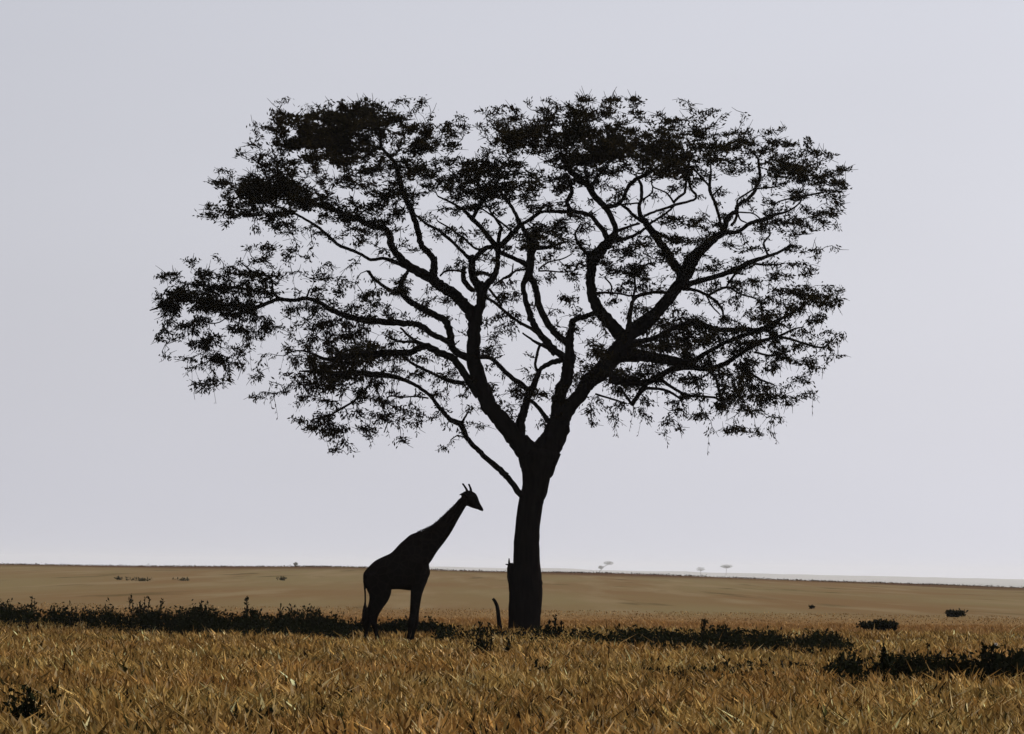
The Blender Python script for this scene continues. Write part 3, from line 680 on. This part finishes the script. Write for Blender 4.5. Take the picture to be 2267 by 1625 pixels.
# ---------------------------------------------------------------- scrub
def shrub(name, label, cat, px, pyb, h_px, w_px, n_leaf=260, leaf=0.11, stems=7, up_bias=0.35, spikes=(), group=None, mat_=None, flat=0.75, ground=True, Y=None, seed=0, dome=0.35):
    """leafy bush: base at photo pixel (px, pyb) on the ground, size in photo pixels; spikes = [(dx, top)] tall shoots"""
    Rr = np.random.default_rng(1000 + seed + int(px) * 7 + int(pyb))
    g = ground_at(px, pyb); Yb = g[1] if Y is None else Y
    o = np.array([at1(px, pyb, Yb)[0], Yb, 0.0]); o[2] = float(ground_z(np.array(o[0]), np.array(Yb)))
    s = Yb / FPX; h = h_px * s; w = w_px * s / 2
    rt = thing(name, label, cat, o, group)
    st = MB(); C, D = [], []
    tips = []
    for k in range(stems):
        an = Rr.random() * 6.283; rr = w * math.sqrt(Rr.random()) * 0.85
        tip = np.array([math.cos(an) * rr, math.sin(an) * rr * flat, h * (0.55 + 0.4 * Rr.random()) * (1 - dome * (rr / w) ** 2)])
        p = np.array([[0.08 * tip[0], 0.08 * tip[1], -0.05], tip * 0.45 + np.array([0, 0, 0.1 * h]), tip])
        p = spline(p, 3); st.add(*tube(p, np.linspace(0.016, 0.006, len(p)) * max(1, h), 5, cap=False)); tips.append(p)
    for dx, tp_ in spikes:
        e = np.array([dx * s, Rr.normal() * 0.05, tp_ * s])
        p = spline(np.array([[dx * s * 0.5, 0, -0.05], [dx * s * 0.8 + Rr.normal() * .02, 0, e[2] * 0.5], e]), 4)
        st.add(*tube(p, np.linspace(0.02, 0.009, len(p)), 5)); nl = 26
        f = 0.3 + 0.7 * Rr.random(nl)
        C.append(np.stack([np.interp(f, np.linspace(0, 1, len(p)), p[:, c]) for c in range(3)], 1) + Rr.normal(0, .015, (nl, 3)))
        D.append(unit(Rr.normal(0, .5, (nl, 3)) + np.array([0, 0, .8])))
    nt_ = len(tips)
    per = max(4, n_leaf // max(1, nt_))
    for p in tips:
        f = 0.25 + 0.75 * Rr.random(per) ** 0.7
        c = np.stack([np.interp(f, np.linspace(0, 1, len(p)), p[:, q]) for q in range(3)], 1) + Rr.normal(0, .10 * max(h, .4), (per, 3)) * np.array([1.2, 1, .8])
        c[:, 2] = np.maximum(c[:, 2], 0.02); C.append(c)
        D.append(unit(Rr.normal(0, .8, (per, 3)) + np.array([0, 0, up_bias])))
    C = np.concatenate(C); D = np.concatenate(D); L = Rr.uniform(.6, 1.3, len(C)) * leaf
    V, Q = leaf_quads(C, D, L, L * Rr.uniform(.4, .6, len(C)), Rr)
    obj("stem", st.mesh("stem", smooth=False), M_stem, rt)
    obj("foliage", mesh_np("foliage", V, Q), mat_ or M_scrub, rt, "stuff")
    return rt

G_L = "dark shrubs in the band of scrub"
shrub("shrub", "dark shrub with a stubby upright shoot at far left of the scrub band", "shrub", 66, 1388, 38, 60, 220, spikes=((4, 62), (10, 52)), group=G_L)
shrub("shrub", "dark bushy shrub cut by the left edge of the photo", "shrub", 10, 1386, 52, 90, 320, group=G_L)
shrub("shrub", "dark shrub with bare slanting branches rising above the scrub left of the giraffe", "shrub", 318, 1390, 50, 110, 380, spikes=((-34, 66), (-30, 72), (42, 62), (2, 64), (12, 66), (-8, 58)), group=G_L)
shrub("shrub", "broad rounded black shrub just right of the branching shrub", "shrub", 440, 1406, 60, 100, 520, spikes=((2, 74), (-40, 62)), group=G_L)
shrub("shrub", "dark shrub with one tall thin stalk midway between left edge and giraffe", "shrub", 543, 1406, 48, 90, 420, spikes=((2, 90), (3, 80), (14, 60)), group=G_L)
shrub("shrub", "low domed dark shrub between tall stalk and giraffe", "shrub", 628, 1410, 58, 100, 480, spikes=((-8, 72),), group=G_L)
shrub("shrub", "dark shrub with short blunt shoots close behind the giraffe's tail", "shrub", 712, 1412, 52, 110, 460, spikes=((-6, 66), (30, 54)), group=G_L)
shrub("shrub", "small dark shrub touching the giraffe's hind legs", "shrub", 782, 1414, 40, 60, 200, group=G_L)
shrub("shrub", "dark shrub on the grass between the giraffe's front legs and the trunk", "shrub", 972, 1416, 40, 110, 300, spikes=((-20, 46),), group=G_L)
shrub("shrub", "sprawling plant with a nodding leafy tip right beside the trunk base", "shrub", 1222, 1424, 38, 70, 200, spikes=((-8, 44), (6, 54), (8, 56), (22, 40), (52, 34)), group=G_L)
shrub("weed", "upright dark weeds in the grass just left of the bent stick", "weed", 1072, 1462, 62, 54, 150, stems=6, up_bias=1.0, spikes=((-12, 84), (-4, 76), (8, 86), (16, 66), (-18, 60)), leaf=0.09)
shrub("weed", "lone dark weed tuft in front of the tree trunk", "weed", 1124, 1456, 34, 22, 60, stems=4, up_bias=1.0, spikes=((0, 40),), leaf=0.08)
shrub("shrub", "dark green shrub with forked tip above the scrub right of the tree", "shrub", 1556, 1440, 40, 70, 240, spikes=((0, 64), (-4, 66), (5, 66)), group=G_L)
shrub("shrub", "narrow dark spire shrub right of the forked shrub", "shrub", 1606, 1445, 42, 34, 240, spikes=((0, 58), (-2, 56), (3, 50)), stems=6, group=G_L)
shrub("shrub", "low dark shrub clump left of the spire shrub", "shrub", 1512, 1438, 34, 60, 200, group=G_L)
shrub("shrub", "dark leaning shrub at the right end of the middle scrub", "shrub", 1795, 1452, 44, 90, 260, spikes=((-6, 50), (30, 34)), group=G_L)
shrub("shrub", "row of low dark stems between spire shrub and leaning shrub", "shrub", 1690, 1450, 36, 110, 320, spikes=((-20, 44), (10, 40), (34, 42)), group=G_L)
G_R = "dark leafy plants in the near right clump"
shrub("leafy_plant", "sprawling dark plant at the left end of the right-hand clump", "plant", 1880, 1528, 69, 112, 676, leaf=0.11, spikes=((-18, 74), (10, 72), (24, 66)), group=G_R)
shrub("leafy_plant", "dark plant with one broad upright leafy shoot in the right-hand clump", "plant", 1958, 1528, 76, 75, 572, leaf=0.11, spikes=((-4, 92), (-8, 86), (0, 84), (8, 60)), group=G_R)
shrub("leafy_plant", "rounded dark plant in the middle of the right-hand clump", "plant", 2010, 1536, 92, 100, 832, leaf=0.10, spikes=((-10, 80),), group=G_R)
shrub("leafy_plant", "dark plant with a thin pointed tip left of the clump's tallest plant", "plant", 2062, 1522, 76, 88, 676, leaf=0.10, spikes=((-8, 92), (14, 70)), group=G_R)
shrub("leafy_plant", "loose dark stems between pointed plant and the clump's biggest plant", "plant", 2122, 1540, 84, 88, 416, leaf=0.11, spikes=((-14, 82), (8, 84), (18, 76), (-28, 74)), stems=5, group=G_R)
shrub("leafy_plant", "biggest black leafy plant in the clump at the right edge", "plant", 2212, 1540, 108, 150, 1820, leaf=0.115, stems=18, spikes=((-34, 104), (-14, 104), (30, 96)), group=G_R)
shrub("leafy_plant", "dark leafy plant cut by the right edge of the photo", "plant", 2272, 1534, 91, 88, 832, leaf=0.13, group=G_R)
shrub("leafy_plant", "dark green plant in the bottom left corner of the grass", "plant", 58, 1640, 70, 70, 150, leaf=0.12, stems=5, up_bias=0.9, spikes=((0, 106), (16, 86), (-30, 80), (-16, 50)))
shrub("weed", "small dark weed in the grass below and right of the trunk", "weed", 1196, 1512, 40, 40, 60, stems=4, up_bias=0.8, spikes=((-8, 50), (10, 34)), leaf=0.09)
shrub("weed", "tiny dark weed at the bottom edge left of centre", "weed", 590, 1632, 40, 40, 60, stems=4, up_bias=0.9, spikes=((2, 52),), leaf=0.09)
# on the open plain
shrub("bush", "flat-topped black bush standing alone on the plain at right", "bush", 1946, 1404, 30, 112, 3000, leaf=0.13, stems=44, flat=0.5, up_bias=0.0, dome=0.12)
shrub("bush", "small purplish-dark bush on the plain above the black bush", "bush", 2114, 1366, 16, 62, 900, leaf=0.15, stems=20, up_bias=0.0)
shrub("bush", "faint dark bush far off on the plain at upper left", "bush", 306, 1288, 7, 80, 110, leaf=0.3, stems=12, Y=425, mat_=M_farb)
shrub("bush", "tiny dark far bush on the plain, leftmost of the faint far ones", "bush", 262, 1285, 5, 24, 60, leaf=0.3, stems=5, Y=440, mat_=M_farb)
shrub("bush", "low smudge of a bush right of the faint far bush", "bush", 400, 1288, 4, 54, 70, leaf=0.3, stems=6, Y=440, mat_=M_farb)
shrub("bush", "tiny dark bush on the far plain below the small left tree", "bush", 624, 1284, 6, 36, 70, leaf=0.3, stems=5, Y=470, mat_=M_farb)
shrub("bush", "tiny dark bush on the plain midway between forked shrub and black bush", "bush", 1796, 1348, 8, 14, 120, leaf=0.12, stems=6)

# low scrub that reads as one dark mass along the band
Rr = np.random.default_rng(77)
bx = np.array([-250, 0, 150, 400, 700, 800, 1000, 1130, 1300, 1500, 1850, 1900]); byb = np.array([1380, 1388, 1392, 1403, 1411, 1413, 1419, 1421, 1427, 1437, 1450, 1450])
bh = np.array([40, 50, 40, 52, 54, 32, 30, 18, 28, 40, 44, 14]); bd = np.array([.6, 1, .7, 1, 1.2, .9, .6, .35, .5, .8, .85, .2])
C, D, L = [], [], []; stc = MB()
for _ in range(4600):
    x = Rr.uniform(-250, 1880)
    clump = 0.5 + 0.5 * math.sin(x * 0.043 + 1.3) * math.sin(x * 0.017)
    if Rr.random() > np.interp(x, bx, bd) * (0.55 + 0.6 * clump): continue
    yb = np.interp(x, bx, byb) + (Rr.normal(0, 3.5) if Rr.random() < .75 else Rr.uniform(2, 14))  # some sprigs set nearer, standing in for shade below the band
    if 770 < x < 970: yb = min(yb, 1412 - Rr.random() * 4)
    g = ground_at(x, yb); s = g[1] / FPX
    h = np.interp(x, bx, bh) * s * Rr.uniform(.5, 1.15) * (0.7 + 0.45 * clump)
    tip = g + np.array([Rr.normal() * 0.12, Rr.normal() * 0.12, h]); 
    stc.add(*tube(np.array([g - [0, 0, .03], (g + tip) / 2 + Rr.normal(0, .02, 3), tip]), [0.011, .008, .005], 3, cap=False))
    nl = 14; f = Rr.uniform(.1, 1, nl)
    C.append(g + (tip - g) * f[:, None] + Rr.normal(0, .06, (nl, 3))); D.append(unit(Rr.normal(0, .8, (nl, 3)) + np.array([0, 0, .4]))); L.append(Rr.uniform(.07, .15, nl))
# thinner growth: under the right-hand plants, and a faint patch in the grass left of them
for (xa, xb, ya, yb_, hh, cnt) in ((1840, 2420, 1500, 1545, 52, 520), (1440, 1840, 1494, 1532, 30, 150), (20, 120, 1590, 1640, 60, 40), (500, 720, 1600, 1640, 30, 40)):
    for _ in range(cnt):
        g = ground_at(Rr.uniform(xa, xb), Rr.uniform(ya, yb_)); s = g[1] / FPX; h = hh * s * Rr.uniform(.5, 1.2)
        tip = g + np.array([Rr.normal() * 0.10, Rr.normal() * 0.10, h])
        stc.add(*tube(np.array([g - [0, 0, .03], (g + tip) / 2 + Rr.normal(0, .02, 3), tip]), [0.011, .008, .005], 3, cap=False))
        nl = 10; f = Rr.uniform(.2, 1, nl)
        C.append(g + (tip - g) * f[:, None] + Rr.normal(0, .035, (nl, 3))); D.append(unit(Rr.normal(0, .6, (nl, 3)) + np.array([0, 0, .7]))); L.append(Rr.uniform(.06, .13, nl))
C = np.concatenate(C); D = np.concatenate(D); L = np.concatenate(L); C[:, 2] = np.maximum(C[:, 2], 0.02)
V, Q = leaf_quads(C, D, L, L * 0.5, Rr)
nv = len(V); sV = np.concatenate(stc.V); sQ = np.concatenate(stc.Q) + nv
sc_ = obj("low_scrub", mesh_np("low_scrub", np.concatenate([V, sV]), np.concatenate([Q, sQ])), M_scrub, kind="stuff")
sc_["label"] = "band of low dark green scrub running behind the giraffe and tree"; sc_["category"] = "scrub"

# bent dead stick left of the trunk
q = spline(np.array([(1110, 1418, 15), (1107, 1398, 12.5), (1104, 1370, 9.5), (1101, 1345, 8.5), (1096, 1332, 7.5), (1091, 1325, 6)], float), 5)
P3 = at(q[:, 0], q[:, 1], np.full(len(q), 126.0)); so = np.array([P3[0, 0], 126.0, 0.0])
b = MB(); b.add(*tube(P3, q[:, 2] / 2 * 126 / FPX, 10, rough=0.08, R=R))
st_ = obj("dead_stick", b.mesh("dead_stick", so), M_bark); st_.location = so
st_["label"] = "bent dead black stick standing in the grass left of the trunk"; st_["category"] = "stick"

# two pale flower heads standing in the grass at right
for (fx, fy, fh, lab) in ((1943, 1436, 15, "tiny white flower head in the grass just below the flat-topped black bush"), (2204, 1452, 26, "tiny pale flower head above the biggest plant at the right edge")):
    g = ground_at(fx, fy); s_ = g[1] / FPX; top_ = np.array([0.01, 0, fh * s_])
    fl = thing("flower", lab, "flower", g)
    b = MB(); b.add(*tube(np.array([[0, 0, -.03], [.01, 0, fh * s_ * .5], top_]), [.008, .007, .006], 5)); obj("stalk", b.mesh("stalk"), M_stem, fl)
    n_ = 26; dr_ = unit(Rr.normal(0, 1, (n_, 3)) + [0, 0, .3])
    V, Q = leaf_quads(np.repeat(top_[None], n_, 0), dr_, np.full(n_, .055), np.full(n_, .03), Rr)
    obj("petal_head", mesh_np("petal_head", V, Q), M_petal, fl)

# scrub fringe along the crest of the plain
C, D, L = [], [], []
for _ in range(900):
    x = Rr.uniform(-700, 3000); Yc = Rr.uniform(840, 905); p = at1(x, 1270, Yc); gz = float(ground_z(np.array(p[0]), np.array(Yc)))
    nl = 12; hgt = Rr.uniform(.05, .18) * (1 + 2.0 * (Rr.random() < 0.03)); wd_ = Rr.uniform(.8, 2.6)
    C.append(np.stack([p[0] + Rr.normal(0, wd_, nl), np.full(nl, Yc) + Rr.normal(0, .4, nl), gz + np.abs(Rr.normal(0, hgt * .5, nl))], 1))
    D.append(unit(Rr.normal(0, 1, (nl, 3)) * [1, 1, .5] + [0, 0, .3])); L.append(Rr.uniform(.18, .36, nl))
V, Q = leaf_quads(np.concatenate(C), np.concatenate(D), np.concatenate(L), np.concatenate(L) * .6, Rr)
M_crest = blade_mat("crest_scrub", 0.2, (0.04, 0.022, 0.012), (0.08, 0.05, 0.024))
o = obj("crest_scrub", mesh_np("crest_scrub", V, Q), M_crest, kind="stuff")
o["label"] = "thin reddish scrub fringe along the crest of the plain"; o["category"] = "scrub"

# ---------------------------------------------------------------- far trees
def far_tree(label, Y, trunk_px, crowns, n, leaf, seed, group="pale far trees on the horizon"):
    Rr = np.random.default_rng(seed)
    b0 = at1(*trunk_px[0][:2], Y); o = np.array([b0[0], Y, b0[2]])
    rt = thing("distant_tree", label, "tree", o, group)
    tb = MB(); s = Y / FPX
    q = spline(np.array(trunk_px, float), 4)
    P3 = at(q[:, 0], q[:, 1], np.full(len(q), Y)); tb.add(*tube(P3, q[:, 2] / 2 * s, 7))
    C = []
    for (cx, cy, rx, ryy) in crowns:
        c = at1(cx, cy, Y)
        for k in range(3):
            e = c + np.array([Rr.normal() * rx * .5, Rr.normal() * rx * .5, 0]) * s
            tb.add(*tube(np.array([P3[-1], (P3[-1] + e) / 2 + [0, 0, -.1 * s], e]), [.5 * s, .4 * s, .2 * s], 5))
        u = unit(Rr.normal(size=(n, 3))) * (Rr.random((n, 1)) ** .4)
        C.append(c + u * np.array([rx, rx, ryy]) * s)
    C = np.concatenate(C); L = Rr.uniform(.6, 1.3, len(C)) * leaf
    V, Q = leaf_quads(C, unit(Rr.normal(size=(len(C), 3))), L, L * .6, Rr)
    obj("trunk", tb.mesh("trunk", o), M_farbark, rt)
    obj("crown", mesh_np("crown", V - o, Q), M_far, rt, "stuff")
FY = 8000.0
far_tree("pale leaning flat-topped far tree, tallest on the horizon right of the trunk", FY, [(1322, 1272, 1.8), (1330, 1262, 1.5), (1338, 1254, 1.2)], [(1347, 1246.5, 12, 4.2), (1330, 1256, 6, 3.5)], 700, 1.1, 1)
far_tree("small pale umbrella-shaped far tree, right of the round far bush", FY, [(1607, 1274, 1.2), (1608, 1264, 1.0), (1608, 1258, 1.0)], [(1608, 1253.5, 15, 4.4), (1608, 1255, 10, 3)], 520, 1.1, 2)
far_tree("faintest round far tree, just left of the umbrella-shaped one", 8600.0, [(1551, 1275, 1.2), (1551, 1268, 1.2), (1551, 1264, 1)], [(1551, 1260, 10, 5)], 420, 1.2, 3)
far_tree("tiny greenish tree on the skyline left of the giraffe", 1150.0, [(655, 1264, 2.4), (655, 1257, 2), (654, 1253, 1.6)], [(654, 1249, 5.5, 4), (660, 1255, 4, 2.5)], 120, 0.30, 4)

# ---------------------------------------------------------------- dry grass
Rr = np.random.default_rng(21)
def grass_zone(Ya, Yb, n_tuft, per, hmin, hmax, wmin, wmax, spread, lean, fade=0.0, far_c=(.185, .105, .040)):
    # tufts uniform over the ground seen between Ya and Yb, and well to either side
    y = np.sqrt(Rr.uniform(Ya ** 2, Yb ** 2, n_tuft)); x = Rr.uniform(-1, 1, n_tuft) * (0.125 * y * 1.45 + 1)
    if fade >= 1.0: y = Ya + (Yb - Ya) * Rr.random(n_tuft) ** 1.8; x = Rr.uniform(-1, 1, n_tuft) * (0.125 * y * 1.45 + 1)
    # the sward changes from place to place: paler, darker, redder, taller patches
    pa = np.sin(x * 0.83 + 1.7 * np.sin(y * 0.21)) * np.sin(y * 0.37 + 1.3 * np.sin(x * 0.41)) + 0.6 * np.sin(x * 2.3 + y * 0.9) * np.sin(y * 1.4 - x * 0.7)
    pb = np.sin(x * 0.47 + y * 0.13 + 2.0) * np.sin(y * 0.29 - x * 0.2)
    tone = Rr.normal(0, 1, n_tuft) * .8 + pa * .9; th = Rr.uniform(.7, 1.2, n_tuft) * (1 + .18 * pa)
    ta = Rr.normal(-0.5, 1.2, n_tuft)
    idx = np.repeat(np.arange(n_tuft), per); n = len(idx)
    bx = x[idx] + Rr.normal(0, spread, n); by = y[idx] + Rr.normal(0, spread, n); bz = ground_z(bx, by)
    h = Rr.uniform(hmin, hmax, n) * th[idx]; h = h * (1 - .65 * np.exp(-((bx - GO[0]) / 1.6) ** 4 - ((by - GY + 3) / 5.0) ** 4)) ; w = Rr.uniform(wmin, wmax, n)
    tall = Rr.random(n) < .03; h = np.where(tall, h * 1.6, h); w = np.where(tall, w * .4, w)
    an = Rr.uniform(0, 2 * np.pi, n); le = np.abs(Rr.normal(0, lean, n)) * h
    dx = np.cos(an) * le + ta[idx] * 0.18 * h; dy = np.sin(an) * le
    yaw = Rr.normal(0, .7, n); sx, sy = np.cos(yaw) * w / 2, np.sin(yaw) * w / 2
    B = np.stack([bx, by, bz - .02], 1); Mi = B + np.stack([dx * .32, dy * .32, h * .6], 1); T = B + np.stack([dx, dy, h], 1)
    sd = np.stack([sx, sy, np.zeros(n)], 1)
    V = np.stack([B - sd * .7, B + sd * .7, Mi + sd, T, Mi - sd], 1).reshape(-1, 3)
    # straw colours plus near-black blades painted as shaded gaps, differing from tuft to tuft and blade to blade
    pal = np.array([(.40, .240, .070), (.26, .145, .038), (.58, .375, .130), (.165, .085, .025), (.85, .63, .32), (.055, .050, .015), (.010, .007, .004)])
    pr = np.array([.27, .21, .18, .11, .05, .06, .12])
    if Yb <= 60: pr = np.array([.25, .20, .17, .10, .05, .10, .13])       # more green undergrowth and gap-shade blades close by
    pick = Rr.choice(7, n, p=pr); tpick = Rr.choice(7, n_tuft, p=pr)
    c = (0.7 * pal[pick] + 0.3 * pal[tpick[idx]]) * (1 + .18 * tone[idx] + .22 * Rr.normal(0, 1, n))[:, None]
    c = c * 1.1 * (1 + .07 * pb[idx][:, None] * np.array([.4, -.6, -.9]))
    c = c * (1 - fade) + fade * np.array(far_c) * (1 + .22 * Rr.normal(0, 1, n))[:, None]     # farther off one even brown growth
    return V, np.clip(c, .004, .85)
zones = [grass_zone(44, 60, 8200, 9, .13, .36, .034, .080, .055, .5),
         grass_zone(60, 82, 9000, 9, .13, .35, .036, .082, .065, .5),
         grass_zone(82, 112, 9600, 8, .12, .32, .038, .080, .09, .5),
         grass_zone(112, 140, 7600, 8, .12, .30, .036, .072, .14, .5),
         grass_zone(140, 165, 5600, 6, .08, .22, .035, .065, .22, .6, .75, (.36, .20, .075)),
         grass_zone(160, 215, 3600, 5, .04, .11, .035, .06, .4, .9, 1.0, (.36, .22, .092))]
V = np.concatenate([z[0] for z in zones]); c = np.concatenate([z[1] for z in zones]); n = len(c)
b = np.arange(n)[:, None] * 5
gme = mesh_np("dry_grass", V, np.concatenate([b, b + 1, b + 2, b + 4], 1), np.concatenate([b + 4, b + 2, b + 3], 1))
ca = gme.color_attributes.new("tint", 'FLOAT_COLOR', 'POINT')
rgba = np.ones((n, 5, 4), np.float32); rgba[..., :3] = c[:, None]
ca.data.foreach_set("color", rgba.ravel())
go = obj("dry_grass", gme, M_grass, kind="stuff")
go["label"] = "golden brown dry savanna grass covering the foreground"; go["category"] = "grass"
print("grass blades", n)

# ---------------------------------------------------------------- haze
bmh = bmesh.new(); bmesh.ops.create_cube(bmh, size=1.0)
hm = bpy.data.meshes.new("haze"); bmh.to_mesh(hm); bmh.free()
hz = bpy.data.objects.new("haze", hm); COL.objects.link(hz)
hz.scale = (30000, 20500, 52); hz.location = (0, 9750, 8.5); hz["kind"] = "stuff"
hmt = bpy.data.materials.new("haze_air"); hmt.use_nodes = True; t = hmt.node_tree; t.nodes.clear()
ho = t.nodes.new("ShaderNodeOutputMaterial"); pv = t.nodes.new("ShaderNodeVolumePrincipled")
pv.inputs["Color"].default_value = (0.99, 0.99, 1.0, 1); pv.inputs["Density"].default_value = 0.00005; pv.inputs["Anisotropy"].default_value = 0.3
t.links.new(pv.outputs[0], ho.inputs["Volume"]); hm.materials.append(hmt)
